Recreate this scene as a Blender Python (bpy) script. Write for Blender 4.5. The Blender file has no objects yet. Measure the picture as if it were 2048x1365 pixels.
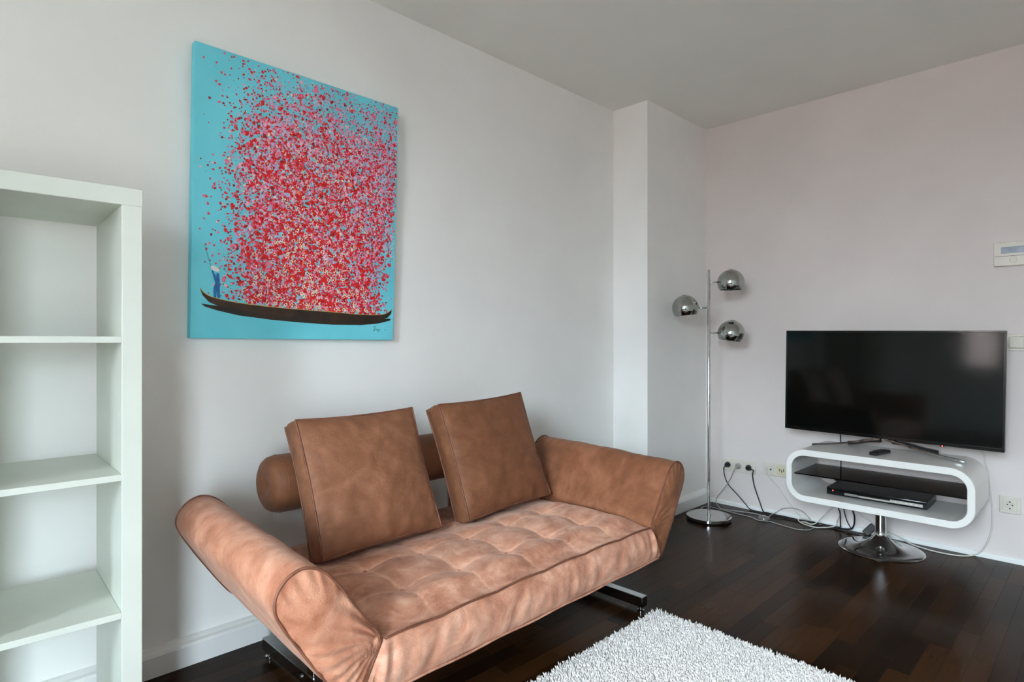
import bpy, bmesh, math, random
import numpy as np
from mathutils import Vector, Matrix, noise

random.seed(7)
rng = np.random.default_rng(7)
R = math.radians
scene = bpy.context.scene
COL = scene.collection

# ------------------------------------------------------------------ camera
H_CAM = 1.0986
YAW = 45.491
cam_data = bpy.data.cameras.new('camera')
cam_data.sensor_width = 36.0
cam_data.lens = 1189.72 / 2048 * 36.0
cam_data.clip_start = 0.02
cam = bpy.data.objects.new('camera', cam_data)
cam.location = (0, 0, H_CAM)
cam.rotation_euler = (R(90), 0, R(YAW - 90))
COL.objects.link(cam)
scene.camera = cam

# ------------------------------------------------------------------ exposure
scene.view_settings.view_transform = 'Standard'
scene.view_settings.look = 'None'
scene.view_settings.gamma = 1
scene.view_settings.use_curve_mapping = False
scene.view_settings.exposure = 1.62
scene.cycles.max_bounces = 12
scene.cycles.diffuse_bounces = 8
scene.cycles.glossy_bounces = 6
scene.cycles.caustics_reflective = False
scene.cycles.caustics_refractive = False
scene.cycles.sample_clamp_indirect = 6.0

# room (metres): wall behind the sofa is y = YA, television wall is x = XB
YA, XB, HC = 2.2406, 3.8322, 2.5566
XC, YC = 3.1052, 1.9904          # pillar corner
XL, YB = -1.75, -0.95            # unseen left wall and back wall

# ------------------------------------------------------------------ world: overcast sky, dull ground
world = bpy.data.worlds.new('world')
scene.world = world
world.use_nodes = True
nt = world.node_tree
nt.nodes.clear()
wo = nt.nodes.new('ShaderNodeOutputWorld')
bg = nt.nodes.new('ShaderNodeBackground')
tc = nt.nodes.new('ShaderNodeTexCoord')
sx = nt.nodes.new('ShaderNodeSeparateXYZ')
rp = nt.nodes.new('ShaderNodeValToRGB')
mp = nt.nodes.new('ShaderNodeMapRange')
mp.inputs['From Min'].default_value = -1
mp.inputs['From Max'].default_value = 1
nt.links.new(tc.outputs['Generated'], sx.inputs[0])
nt.links.new(sx.outputs['Z'], mp.inputs['Value'])
nt.links.new(mp.outputs[0], rp.inputs['Fac'])
nt.links.new(rp.outputs['Color'], bg.inputs['Color'])
nt.links.new(bg.outputs[0], wo.inputs[0])
e = rp.color_ramp.elements
e[0].position, e[0].color = 0.0, (0.14, 0.14, 0.135, 1)
e[1].position, e[1].color = 1.0, (0.83, 0.95, 1.0, 1)
n = e.new(0.49); n.color = (0.20, 0.21, 0.205, 1)
n = e.new(0.52); n.color = (0.445, 0.52, 0.58, 1)
n = e.new(0.62); n.color = (0.57, 0.68, 0.765, 1)
SKY = 26.0
bg.inputs['Strength'].default_value = SKY

# daylight comes in through the openings; portals only guide the sampling
WIN_LEFT = [(-0.88, 0.40, 0.76, 2.50), (0.92, 1.32, 0.76, 1.75)]                  # left wall openings: y0, y1, z0, z1
WIN_BACK = [(-1.42, -0.78, 0.08, 1.74)]     # back wall openings: x0, x1, z0, z1
def portal(name, loc, rot, w, h):
    d = bpy.data.lights.new(name, 'AREA')
    d.shape = 'RECTANGLE'; d.size = w; d.size_y = h
    d.cycles.is_portal = True
    o = bpy.data.objects.new(name, d)
    o.location = loc; o.rotation_euler = rot
    COL.objects.link(o)
for w in WIN_BACK:
    portal('portal', ((w[0]+w[1])/2, YB - 0.16, (w[2]+w[3])/2), (R(90), 0, 0), w[1]-w[0], w[3]-w[2])
for w in WIN_LEFT:
    portal('portal', (XL - 0.16, (w[0]+w[1])/2, (w[2]+w[3])/2), (R(90), 0, R(-90)), w[1]-w[0], w[3]-w[2])

# ------------------------------------------------------------------ helpers: materials
def lin(r, g, b):
    f = lambda c: (c/255/12.92) if c/255 <= 0.04045 else ((c/255+0.055)/1.055)**2.4
    return (f(r), f(g), f(b), 1)

def mat(name, color, rough=0.5, metal=0.0, spec=None, coat=0.0, emit=None, emit_s=0.0, trans=0.0):
    m = bpy.data.materials.new(name); m.use_nodes = True
    b = m.node_tree.nodes['Principled BSDF']
    b.inputs['Base Color'].default_value = color
    b.inputs['Roughness'].default_value = rough
    b.inputs['Metallic'].default_value = metal
    if spec is not None: b.inputs['Specular IOR Level'].default_value = spec
    if coat: b.inputs['Coat Weight'].default_value = coat; b.inputs['Coat Roughness'].default_value = 0.1
    if emit: b.inputs['Emission Color'].default_value = emit; b.inputs['Emission Strength'].default_value = emit_s
    if trans: b.inputs['Transmission Weight'].default_value = trans
    return m

def N(m, t): return m.node_tree.nodes.new(t)
def L(m, a, b): m.node_tree.links.new(a, b)
def BS(m): return m.node_tree.nodes['Principled BSDF']

def noisy(name, c0, c1, scale, rough, bump=0.0, bscale=200.0, bdist=0.001, spec=None, detail=4, coord='Object', metal=0):
    """colour mottled between c0 and c1 by noise, with a fine bump"""
    m = mat(name, c0, rough, metal, spec)
    t = N(m, 'ShaderNodeTexCoord')
    nz = N(m, 'ShaderNodeTexNoise'); nz.inputs['Scale'].default_value = scale; nz.inputs['Detail'].default_value = detail
    L(m, t.outputs[coord], nz.inputs['Vector'])
    cr = N(m, 'ShaderNodeValToRGB')
    cr.color_ramp.elements[0].position = 0.35; cr.color_ramp.elements[0].color = c0
    cr.color_ramp.elements[1].position = 0.65; cr.color_ramp.elements[1].color = c1
    L(m, nz.outputs['Fac'], cr.inputs['Fac']); L(m, cr.outputs['Color'], BS(m).inputs['Base Color'])
    if bump:
        n2 = N(m, 'ShaderNodeTexNoise'); n2.inputs['Scale'].default_value = bscale; n2.inputs['Detail'].default_value = 3
        L(m, t.outputs[coord], n2.inputs['Vector'])
        bp = N(m, 'ShaderNodeBump'); bp.inputs['Strength'].default_value = bump; bp.inputs['Distance'].default_value = bdist
        L(m, n2.outputs['Fac'], bp.inputs['Height']); L(m, bp.outputs['Normal'], BS(m).inputs['Normal'])
    return m

def suede(name, dark, mid, light, seed=0.0, scale=7.0, sheen=0.22):
    """nubuck leather: brushed light and dark patches, pebble grain, paler where worn"""
    m = mat(name, mid, 0.62, 0, 0.35)
    t = N(m, 'ShaderNodeTexCoord')
    mpn = N(m, 'ShaderNodeMapping'); mpn.inputs['Location'].default_value = (seed, seed*1.7, seed*.6)
    L(m, t.outputs['Object'], mpn.inputs['Vector'])
    a = N(m, 'ShaderNodeTexNoise'); a.inputs['Scale'].default_value = scale; a.inputs['Detail'].default_value = 8
    a.inputs['Roughness'].default_value = 0.62; a.inputs['Distortion'].default_value = 1.6
    L(m, mpn.outputs[0], a.inputs['Vector'])
    m2 = N(m, 'ShaderNodeMapping'); m2.inputs['Scale'].default_value = (3.0, 9.0, 5.0); m2.inputs['Rotation'].default_value = (0.3, 0.2, 0.9)
    L(m, mpn.outputs[0], m2.inputs['Vector'])
    b = N(m, 'ShaderNodeTexNoise'); b.inputs['Scale'].default_value = 2.2; b.inputs['Detail'].default_value = 6
    b.inputs['Distortion'].default_value = 0.6
    L(m, m2.outputs[0], b.inputs['Vector'])
    mx = N(m, 'ShaderNodeMath'); mx.operation = 'MULTIPLY_ADD'; mx.inputs[1].default_value = 0.32
    L(m, b.outputs['Fac'], mx.inputs[0])
    mx2 = N(m, 'ShaderNodeMath'); mx2.operation = 'MULTIPLY'; mx2.inputs[1].default_value = 0.68
    L(m, a.outputs['Fac'], mx2.inputs[0]); L(m, mx2.outputs[0], mx.inputs[2])
    g = N(m, 'ShaderNodeTexNoise'); g.inputs['Scale'].default_value = 24; g.inputs['Detail'].default_value = 8; g.inputs['Roughness'].default_value = 0.7
    L(m, mpn.outputs[0], g.inputs['Vector'])
    gm = N(m, 'ShaderNodeMath'); gm.operation = 'MULTIPLY_ADD'; gm.inputs[1].default_value = 0.30; gm.inputs[2].default_value = -0.15
    L(m, g.outputs['Fac'], gm.inputs[0])
    ga = N(m, 'ShaderNodeMath'); ga.operation = 'ADD'; L(m, mx.outputs[0], ga.inputs[0]); L(m, gm.outputs[0], ga.inputs[1])
    cr = N(m, 'ShaderNodeValToRGB'); el = cr.color_ramp.elements
    el[0].position = 0.34; el[0].color = dark
    el[1].position = 0.66; el[1].color = light
    k = el.new(0.49); k.color = mid
    L(m, ga.outputs[0], cr.inputs['Fac'])
    at = N(m, 'ShaderNodeAttribute'); at.attribute_name = 'wear'
    fine = N(m, 'ShaderNodeTexNoise'); fine.inputs['Scale'].default_value = 60; fine.inputs['Detail'].default_value = 4
    L(m, t.outputs['Object'], fine.inputs['Vector'])
    wm = N(m, 'ShaderNodeMath'); wm.operation = 'MULTIPLY'
    L(m, at.outputs['Fac'], wm.inputs[0]); L(m, fine.outputs['Fac'], wm.inputs[1])
    mix = N(m, 'ShaderNodeMixRGB'); mix.inputs['Color2'].default_value = tuple(min(1, c*1.35+0.02) for c in light[:3]) + (1,)
    L(m, wm.outputs[0], mix.inputs['Fac']); L(m, cr.outputs['Color'], mix.inputs['Color1'])
    L(m, mix.outputs[0], BS(m).inputs['Base Color'])
    v = N(m, 'ShaderNodeTexVoronoi'); v.inputs['Scale'].default_value = 270
    L(m, t.outputs['Object'], v.inputs['Vector'])
    bp = N(m, 'ShaderNodeBump'); bp.inputs['Strength'].default_value = 0.5; bp.inputs['Distance'].default_value = 0.0014
    L(m, v.outputs['Distance'], bp.inputs['Height'])
    w = N(m, 'ShaderNodeTexNoise'); w.inputs['Scale'].default_value = 26; w.inputs['Detail'].default_value = 3
    L(m, mpn.outputs[0], w.inputs['Vector'])
    bp2 = N(m, 'ShaderNodeBump'); bp2.inputs['Strength'].default_value = 0.25; bp2.inputs['Distance'].default_value = 0.01
    L(m, w.outputs['Fac'], bp2.inputs['Height']); L(m, bp.outputs['Normal'], bp2.inputs['Normal'])
    L(m, bp2.outputs['Normal'], BS(m).inputs['Normal'])
    BS(m).inputs['Sheen Weight'].default_value = sheen
    BS(m).inputs['Sheen Roughness'].default_value = 0.45
    BS(m).inputs['Sheen Tint'].default_value = (1, 0.82, 0.7, 1)
    return m

M = {}
M['wall'] = noisy('wall_paint', lin(235, 234, 231), lin(239, 238, 235), 3.0, 0.85, 0.12, 120, 0.002, spec=0.2)
M['wallB'] = noisy('wall_paint_pink_bounce', lin(220, 211, 208), lin(225, 216, 213), 3.0, 0.85, 0.12, 120, 0.002, spec=0.2)  # pink bounced light put into the colour, a little darker than the other walls
M['ceiling'] = noisy('ceiling_paint', lin(234, 233, 227), lin(237, 236, 230), 2.0, 0.9, 0.1, 150, 0.002, spec=0.1)
M['trim'] = noisy('trim_paint', lin(234, 234, 232), lin(238, 238, 236), 4.0, 0.45, spec=0.4)
M['shelf'] = noisy('shelf_white', lin(206, 209, 199), lin(211, 214, 204), 6.0, 0.38, 0.03, 90, 0.0006, spec=0.4)
M['chrome'] = noisy('chrome', (0.60, 0.61, 0.61, 1), (0.66, 0.67, 0.67, 1), 30, 0.07, metal=1)
M['dark_chrome'] = noisy('smoky_chrome', (0.40, 0.42, 0.40, 1), (0.44, 0.46, 0.44, 1), 30, 0.09, metal=1)
M['steel'] = noisy('brushed_steel', (0.50, 0.50, 0.49, 1), (0.58, 0.58, 0.57, 1), 60, 0.28, metal=1)
M['white_gloss'] = noisy('white_lacquer', lin(234, 232, 228), lin(238, 236, 232), 5, 0.22, spec=0.5)
M['plastic_cream'] = noisy('socket_plastic', lin(214, 208, 196), lin(219, 213, 202), 20, 0.35)
M['plastic_cream_dark'] = noisy('socket_plastic_inner', lin(205, 200, 186), lin(212, 207, 194), 20, 0.4)
M['plastic_yellow'] = noisy('telephone_plastic', lin(214, 205, 172), lin(220, 211, 180), 20, 0.4)
M['hole'] = noisy('dark_hole', lin(24, 24, 23), lin(32, 31, 30), 20, 0.6)
M['black'] = noisy('black_plastic', (0.008, 0.008, 0.008, 1), (0.012, 0.012, 0.012, 1), 40, 0.35)
M['black_gloss'] = noisy('black_gloss', (0.004, 0.004, 0.004, 1), (0.006, 0.006, 0.006, 1), 40, 0.12)
M['screen'] = noisy('screen_glass', (0.0025, 0.003, 0.0025, 1), (0.003, 0.0035, 0.003, 1), 5, 0.09, spec=0.28)
M['cable_black'] = noisy('cable_black', (0.010, 0.010, 0.011, 1), (0.014, 0.014, 0.015, 1), 40, 0.45)
M['cable_white'] = noisy('cable_white', lin(208, 205, 196), lin(218, 215, 206), 40, 0.45)
M['cable_grey'] = noisy('cable_grey', lin(150, 150, 146), lin(166, 166, 162), 40, 0.3)
M['silver'] = noisy('silver_plastic', lin(176, 172, 166), lin(188, 184, 178), 50, 0.4, metal=0.3)
M['leg_metal'] = noisy('grey_metal', (0.30, 0.31, 0.31, 1), (0.34, 0.35, 0.35, 1), 40, 0.12, metal=1)
M['led'] = mat('red_led', (0.8, 0.02, 0.02, 1), 0.4, emit=(1, 0.03, 0.03, 1), emit_s=5)
M['curtain'] = noisy('red_curtain', lin(150, 60, 66), lin(166, 72, 76), 12, 0.9)
def clear(name, color, rough=0.03, mixf=0.75):
    m = bpy.data.materials.new(name); m.use_nodes = True
    nt = m.node_tree; nt.nodes.clear()
    o = nt.nodes.new('ShaderNodeOutputMaterial'); mx = nt.nodes.new('ShaderNodeMixShader')
    tr = nt.nodes.new('ShaderNodeBsdfTransparent'); tr.inputs[0].default_value = color
    gl = nt.nodes.new('ShaderNodeBsdfGlossy'); gl.inputs['Roughness'].default_value = rough
    fr = nt.nodes.new('ShaderNodeFresnel'); fr.inputs['IOR'].default_value = 1.5
    nt.links.new(fr.outputs[0], mx.inputs[0]); nt.links.new(tr.outputs[0], mx.inputs[1]); nt.links.new(gl.outputs[0], mx.inputs[2])
    nt.links.new(mx.outputs[0], o.inputs[0])
    return m
M['pane'] = clear('window_pane', (0.97, 0.98, 0.98, 1))
M['smoked'] = clear('smoked_glass', (0.16, 0.18, 0.19, 1), 0.05)
M['clear_plastic'] = mat('clear_plastic', lin(150, 150, 145), 0.12, trans=0.6)
M['lcd'] = noisy('display_glass', lin(150, 160, 178), lin(190, 196, 210), 14, 0.08, spec=0.9)

SU_D, SU_M, SU_L = lin(148, 91, 66), lin(187, 129, 103), lin(217, 168, 143)
M['suede'] = suede('nubuck', SU_D, SU_M, SU_L)
M['suede_brown'] = suede('nubuck_cushion', lin(104, 62, 38), lin(114, 70, 45), lin(126, 81, 53), 3.3, 9, 0.06)
M['suede_left'] = suede('nubuck_cushion_scuffed', lin(114, 71, 46), lin(126, 80, 54), lin(142, 95, 68), 8.3, 9, 0.08)
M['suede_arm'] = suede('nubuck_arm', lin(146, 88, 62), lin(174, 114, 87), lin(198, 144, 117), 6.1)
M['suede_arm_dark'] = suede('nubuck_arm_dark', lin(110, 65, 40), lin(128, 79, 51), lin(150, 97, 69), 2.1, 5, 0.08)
M['piping'] = noisy('piping_leather', lin(98, 56, 38), lin(124, 74, 52), 30, 0.6)
M['piping_pale'] = noisy('piping_leather_pale', lin(165, 108, 84), lin(190, 138, 112), 30, 0.6)

# parquet: dark stained strips
m = mat('parquet', (0.02, 0.01, 0.006, 1), 0.24, spec=0.08)
geo = N(m, 'ShaderNodeNewGeometry'); oi = N(m, 'ShaderNodeObjectInfo')
ad = N(m, 'ShaderNodeMath'); ad.operation = 'ADD'; L(m, geo.outputs['Random Per Island'], ad.inputs[0]); L(m, oi.outputs['Random'], ad.inputs[1])
frc = N(m, 'ShaderNodeMath'); frc.operation = 'FRACT'; L(m, ad.outputs[0], frc.inputs[0])
mpn = N(m, 'ShaderNodeMapping'); mpn.inputs['Scale'].default_value = (6, 70, 6); L(m, geo.outputs['Position'], mpn.inputs['Vector'])
of = N(m, 'ShaderNodeCombineXYZ'); L(m, frc.outputs[0], of.inputs[0]); L(m, of.outputs[0], mpn.inputs['Location'])
gz = N(m, 'ShaderNodeTexNoise'); gz.inputs['Scale'].default_value = 1.0; gz.inputs['Detail'].default_value = 5; L(m, mpn.outputs[0], gz.inputs['Vector'])
mxx = N(m, 'ShaderNodeMath'); mxx.operation = 'MULTIPLY_ADD'; mxx.inputs[1].default_value = 0.30; L(m, gz.outputs['Fac'], mxx.inputs[0])
sc = N(m, 'ShaderNodeMath'); sc.operation = 'MULTIPLY'; sc.inputs[1].default_value = 0.65; L(m, frc.outputs[0], sc.inputs[0]); L(m, sc.outputs[0], mxx.inputs[2])
cr = N(m, 'ShaderNodeValToRGB'); el = cr.color_ramp.elements
el[0].position = 0.1; el[0].color = (0.0075, 0.0033, 0.0015, 1)
el[1].position = 0.95; el[1].color = (0.050, 0.0185, 0.0055, 1)
L(m, mxx.outputs[0], cr.inputs['Fac']); L(m, cr.outputs[0], BS(m).inputs['Base Color'])
M['parquet'] = m
M['subfloor'] = noisy('joint_filler', (0.006, 0.004, 0.003, 1), (0.008, 0.005, 0.004, 1), 20, 0.6)
M['rug'] = noisy('rug_wool', lin(228, 224, 221), lin(236, 232, 229), 60, 0.95, spec=0.05)

# ------------------------------------------------------------------ helpers: objects
def link(name, me, m=None, parent=None, smooth=False):
    o = bpy.data.objects.new(name, me); COL.objects.link(o)
    if m is not None and not me.materials:
        for k in (m if isinstance(m, (list, tuple)) else [m]): me.materials.append(k)
    if parent is not None: o.parent = parent
    if smooth: me.polygons.foreach_set('use_smooth', np.ones(len(me.polygons), bool))
    return o

def thing(name, label, cat, loc=(0, 0, 0), rot=(0, 0, 0), group=None):
    o = bpy.data.objects.new(name, None); COL.objects.link(o)
    o.empty_display_size = 0.05
    o.location = loc; o.rotation_euler = rot
    tag(o, label, cat, group); return o

def tag(o, label, cat, group=None):
    o['label'] = label; o['category'] = cat
    if group: o['group'] = group
    return o

def struct(o): o['kind'] = 'structure'; return o

def pyobj(name, verts, faces, m, parent=None, smooth=False):
    me = bpy.data.meshes.new(name)
    me.from_pydata([tuple(map(float, v)) for v in verts], [], [tuple(int(i) for i in f) for f in faces]); me.validate(); me.update()
    return link(name, me, m, parent, smooth)

def bmobj(name, bm, m, parent=None, smooth=False, sharp=20):
    me = bpy.data.meshes.new(name); bm.normal_update(); bm.to_mesh(me); bm.free()
    o = link(name, me, m, parent, smooth)
    if smooth and sharp: me.set_sharp_from_angle(angle=R(sharp))
    return o

def add_box(bm, lo, hi, bev=0.0, seg=2, mtx=None):
    lo = Vector(lo); hi = Vector(hi)
    r = bmesh.ops.create_cube(bm, size=1.0)
    vs = r['verts']
    for v in vs:
        v.co = Vector((lo[i] + (v.co[i] + .5) * (hi[i] - lo[i]) for i in range(3)))
    if bev > 0:
        es = list({e for v in vs for e in v.link_edges})
        r2 = bmesh.ops.bevel(bm, geom=es, offset=bev, segments=seg, profile=0.5, affect='EDGES')
        vs = list({v for f in r2['faces'] for v in f.verts} | {v for v in vs if v.is_valid})
    if mtx is not None:
        for v in vs: v.co = mtx @ v.co
    return vs

def box(name, lo, hi, m, parent=None, bev=0.0, seg=2, mtx=None):
    bm = bmesh.new(); add_box(bm, lo, hi, bev, seg, mtx)
    return bmobj(name, bm, m, parent, smooth=bev > 0, sharp=20)

def spline(pts, n=10):
    P = [Vector(p) for p in pts]
    if len(P) == 2: return [P[0].lerp(P[1], i/n) for i in range(n+1)]
    out = []
    for i in range(len(P)-1):
        p0 = P[max(i-1, 0)]; p1 = P[i]; p2 = P[i+1]; p3 = P[min(i+2, len(P)-1)]
        for k in range(n):
            t = k/n
            out.append(0.5*((2*p1) + (-p0+p2)*t + (2*p0-5*p1+4*p2-p3)*t*t + (-p0+3*p1-3*p2+p3)*t**3))
    out.append(P[-1]); return out

def tube_geo(path, r, seg=8, closed=False):
    n = len(path); verts = []; faces = []
    up = Vector((0, 0, 1)); prev = None
    for i, p in enumerate(path):
        if closed: t = path[(i+1) % n] - path[i-1]
        else: t = path[min(i+1, n-1)] - path[max(i-1, 0)]
        t = t.normalized() if t.length > 1e-9 else Vector((1, 0, 0))
        if prev is None:
            a = up if abs(t.z) < 0.9 else Vector((1, 0, 0))
            u = t.cross(a).normalized()
        else:
            u = (prev - t*prev.dot(t)); u = u.normalized() if u.length > 1e-6 else t.orthogonal().normalized()
        prev = u; w = t.cross(u)
        rr = r(i/(n-1)) if callable(r) else r
        for k in range(seg):
            a = 2*math.pi*k/seg
            verts.append(p + (u*math.cos(a) + w*math.sin(a))*rr)
    m_ = n if closed else n-1
    for i in range(m_):
        j = (i+1) % n
        for k in range(seg):
            k2 = (k+1) % seg
            faces.append((i*seg+k, i*seg+k2, j*seg+k2, j*seg+k))
    if not closed:
        faces.append(tuple(range(seg-1, -1, -1))); faces.append(tuple((n-1)*seg+k for k in range(seg)))
    return verts, faces

def tube(name, pts, r, m, parent=None, seg=8, n=10, closed=False, raw=False):
    path = [Vector(p) for p in pts] if raw else spline(pts, n)
    v, f = tube_geo(path, r, seg, closed)
    return pyobj(name, v, f, m, parent, True)

def lathe(name, prof, m, parent=None, seg=48, mtx=None, sharp=40):
    """prof: list of (radius, z) from bottom to top"""
    verts = []; faces = []; rings = []
    for r, z in prof:
        if r < 1e-6:
            rings.append([len(verts)]); verts.append(Vector((0, 0, z)))
        else:
            s = len(verts)
            for k in range(seg):
                a = 2*math.pi*k/seg; verts.append(Vector((r*math.cos(a), r*math.sin(a), z)))
            rings.append(list(range(s, s+seg)))
    for a, b in zip(rings, rings[1:]):
        for k in range(seg):
            k2 = (k+1) % seg
            if len(a) == 1 and len(b) == 1: continue
            if len(a) == 1: faces.append((a[0], b[k2], b[k]))
            elif len(b) == 1: faces.append((a[k], a[k2], b[0]))
            else: faces.append((a[k], a[k2], b[k2], b[k]))
    if mtx is not None: verts = [mtx @ v for v in verts]
    o = pyobj(name, verts, faces, m, parent, True)
    bm = bmesh.new(); bm.from_mesh(o.data); bmesh.ops.recalc_face_normals(bm, faces=bm.faces); bm.to_mesh(o.data); bm.free()
    o.data.polygons.foreach_set('use_smooth', np.ones(len(o.data.polygons), bool))
    o.data.set_sharp_from_angle(angle=R(sharp))
    return o

def grid_obj(name, V, m, parent=None, wrap_u=False, wear=None, caps=False):
    """V: array (nu, nv, 3) -> smooth quad mesh; wrap_u closes the first axis; caps fan the v ends"""
    nu, nv = V.shape[:2]
    idx = np.arange(nu*nv).reshape(nu, nv)
    a = idx if wrap_u else idx[:-1]
    b = np.roll(idx, -1, 0) if wrap_u else idx[1:]
    q = np.stack([a[:, :-1], b[:, :-1], b[:, 1:], a[:, 1:]], -1).reshape(-1, 4)
    verts = V.reshape(-1, 3); faces = [tuple(r) for r in q.tolist()]
    if caps:
        faces.append(tuple(idx[:, 0].tolist())); faces.append(tuple(idx[::-1, -1].tolist()))
    o = pyobj(name, verts, faces, m, parent, True)
    if wear is not None:
        at = o.data.attributes.new('wear', 'FLOAT', 'POINT'); at.data.foreach_set('value', wear.reshape(-1).astype(np.float32))
    bm = bmesh.new(); bm.from_mesh(o.data); bmesh.ops.recalc_face_normals(bm, faces=bm.faces); bm.to_mesh(o.data); bm.free()
    return o

def nz(p, s=1.0, off=0.0):
    return noise.noise(Vector((p[0]*s+off, p[1]*s+off*1.3, p[2]*s-off)))

# ================================================================== STRUCTURE
T = 0.15
def wall_panel(name, axis, pos, thick, a0, a1, z0, z1, m, holes=()):
    """one wall slab; holes = (a0,a1,z0,z1) leave window openings"""
    bm = bmesh.new()
    def seg(u0, u1, w0, w1):
        if u1-u0 < 1e-4 or w1-w0 < 1e-4: return
        if axis == 'x': add_box(bm, (min(pos, pos+thick), u0, w0), (max(pos, pos+thick), u1, w1))
        else: add_box(bm, (u0, min(pos, pos+thick), w0), (u1, max(pos, pos+thick), w1))
    u = a0
    for h0, h1, k0, k1 in sorted(holes):
        seg(u, h0, z0, z1); seg(h0, h1, z0, k0); seg(h0, h1, k1, z1); u = h1
    seg(u, a1, z0, z1)
    return struct(bmobj(name, bm, m))

wall_panel('wall_sofa', 'y', YA, T, XL - T, XB + T, 0, HC, M['wall'])
wall_panel('wall_television', 'x', XB, T, YB - T, YA, 0, HC, M['wallB'])
wall_panel('wall_left', 'x', XL, -T, YB - T, YA, 0, HC, M['wall'], WIN_LEFT)
wall_panel('wall_back', 'y', YB, -T, XL, XB, 0, HC, M['wall'], WIN_BACK)
struct(box('wall_pillar', (XC, YC, 0), (XB, YA, HC), M['wall']))
struct(box('ceiling', (XL - T, YB - T, HC), (XB + T, YA + T, HC + 0.12), M['ceiling']))

# windows in the unseen walls (daylight source): frame, mullion, panes
def window(name, axis, pos, w):
    a0, a1, z0, z1 = w
    bm = bmesh.new(); t = 0.055
    def b(u0, u1, k0, k1, d0=-0.09, d1=-0.03):
        if axis == 'x': add_box(bm, (pos+d0, u0, k0), (pos+d1, u1, k1), 0.004, 1)
        else: add_box(bm, (u0, pos+d0, k0), (u1, pos+d1, k1), 0.004, 1)
    b(a0, a0+t, z0, z1); b(a1-t, a1, z0, z1); b(a0+t, a1-t, z0, z0+t); b(a0+t, a1-t, z1-t, z1)
    mid = (a0+a1)/2
    if a1-a0 > 0.9: b(mid-t/2, mid+t/2, z0+t, z1-t)
    o = struct(bmobj(name, bm, M['trim'], smooth=True))
    halves = [(a0+t, mid-t/2), (mid+t/2, a1-t)] if a1-a0 > 0.9 else [(a0+t, a1-t)]
    for h0, h1 in halves:
        if axis == 'x': box('pane', (pos-0.063, h0, z0+t), (pos-0.057, h1, z1-t), M['pane'], o)
        else: box('pane', (h0, pos-0.063, z0+t), (h1, pos-0.057, z1-t), M['pane'], o)
for i, w in enumerate(WIN_LEFT): window('window_%d' % (i+1), 'x', XL, w)
for i, w in enumerate(WIN_BACK): window('window_%d' % (i+1+len(WIN_LEFT)), 'y', YB, w)

# baseboards
def board(name, prof, p0, p1, out):
    """extrude profile [(d,z)] along p0->p1, d measured along 'out'"""
    p0 = Vector(p0); p1 = Vector(p1); out = Vector(out)
    n = len(prof); v = [p0 + out*d + Vector((0, 0, z)) for d, z in prof] + [p1 + out*d + Vector((0, 0, z)) for d, z in prof]
    f = [(i, (i+1) % n, n+(i+1) % n, n+i) for i in range(n)] + [tuple(range(n)), tuple(range(2*n-1, n-1, -1))]
    o = pyobj(name, v, f, M['trim'])
    bm = bmesh.new(); bm.from_mesh(o.data); bmesh.ops.recalc_face_normals(bm, faces=bm.faces); bm.to_mesh(o.data); bm.free()
    return struct(o)
BP = [(0, 0), (0.042, 0), (0.042, 0.066), (0.036, 0.074), (0.022, 0.077), (0.012, 0.083), (0.004, 0.086), (0, 0.086)]
BS_ = [(0, 0), (0.014, 0), (0.014, 0.018), (0.009, 0.024), (0, 0.026)]
board('baseboard_sofa', BP, (XL, YA, 0), (XC - 0.042, YA, 0), (0, -1, 0))
board('baseboard_pillar_side', BP, (XC, YC - 0.042, 0), (XC, YA, 0), (-1, 0, 0))
board('baseboard_pillar_front', BP, (XC, YC, 0), (XB - 0.014, YC, 0), (0, -1, 0))
board('baseboard_television', BS_, (XB, YB, 0), (XB, YC, 0), (-1, 0, 0))

# floor: subfloor slab + individual parquet strips
floor = struct(box('floor', (XL - T, YB - T, -0.10), (XB + T, YA + T, -0.012), M['subfloor']))
SW, GAP = 0.0622, 0.0004
LENS = [0.27, 0.33, 0.40, 0.46, 0.52]
def plank_geo(l, w, x=0, y=0, z=0.0):
    c = 0.0003; h = 0.012
    v = []
    for dz, ins in ((-h, 0), (-c, 0), (0, c)):
        v += [(x+ins, y+ins, z+dz), (x+l-ins, y+ins, z+dz), (x+l-ins, y+w-ins, z+dz), (x+ins, y+w-ins, z+dz)]
    f = [(3, 2, 1, 0), (8, 9, 10, 11)]
    for b in (0, 4):
        for k in range(4): f.append((b+k, b+(k+1) % 4, b+4+(k+1) % 4, b+4+k))
    return v, f
plank_mesh = []
for l in LENS:
    me = bpy.data.meshes.new('plank'); v, f = plank_geo(l-GAP, SW-GAP); me.from_pydata(v, [], f); me.materials.append(M['parquet']); plank_mesh.append(me)
cy_, sy_ = math.cos(R(YAW)), math.sin(R(YAW))
def project(p):
    z = p[0]*cy_ + p[1]*sy_
    if z < 0.15: return None
    return (1024 + 1189.72*(p[0]*sy_ - p[1]*cy_)/z, 682.5 - 1189.72*(p[2]-H_CAM)/z)
planks = []
row = 0; y = YA - 0.02
while y > YB - 0.05:
    x = XB - random.uniform(0, 0.5); x0 = XL - 0.1
    cur = XB - 0.003 + random.uniform(0.0, 0.1)
    y -= SW
    while cur > x0:
        k = random.randrange(5); cur -= LENS[k]
        planks.append((k, cur, y))
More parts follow.
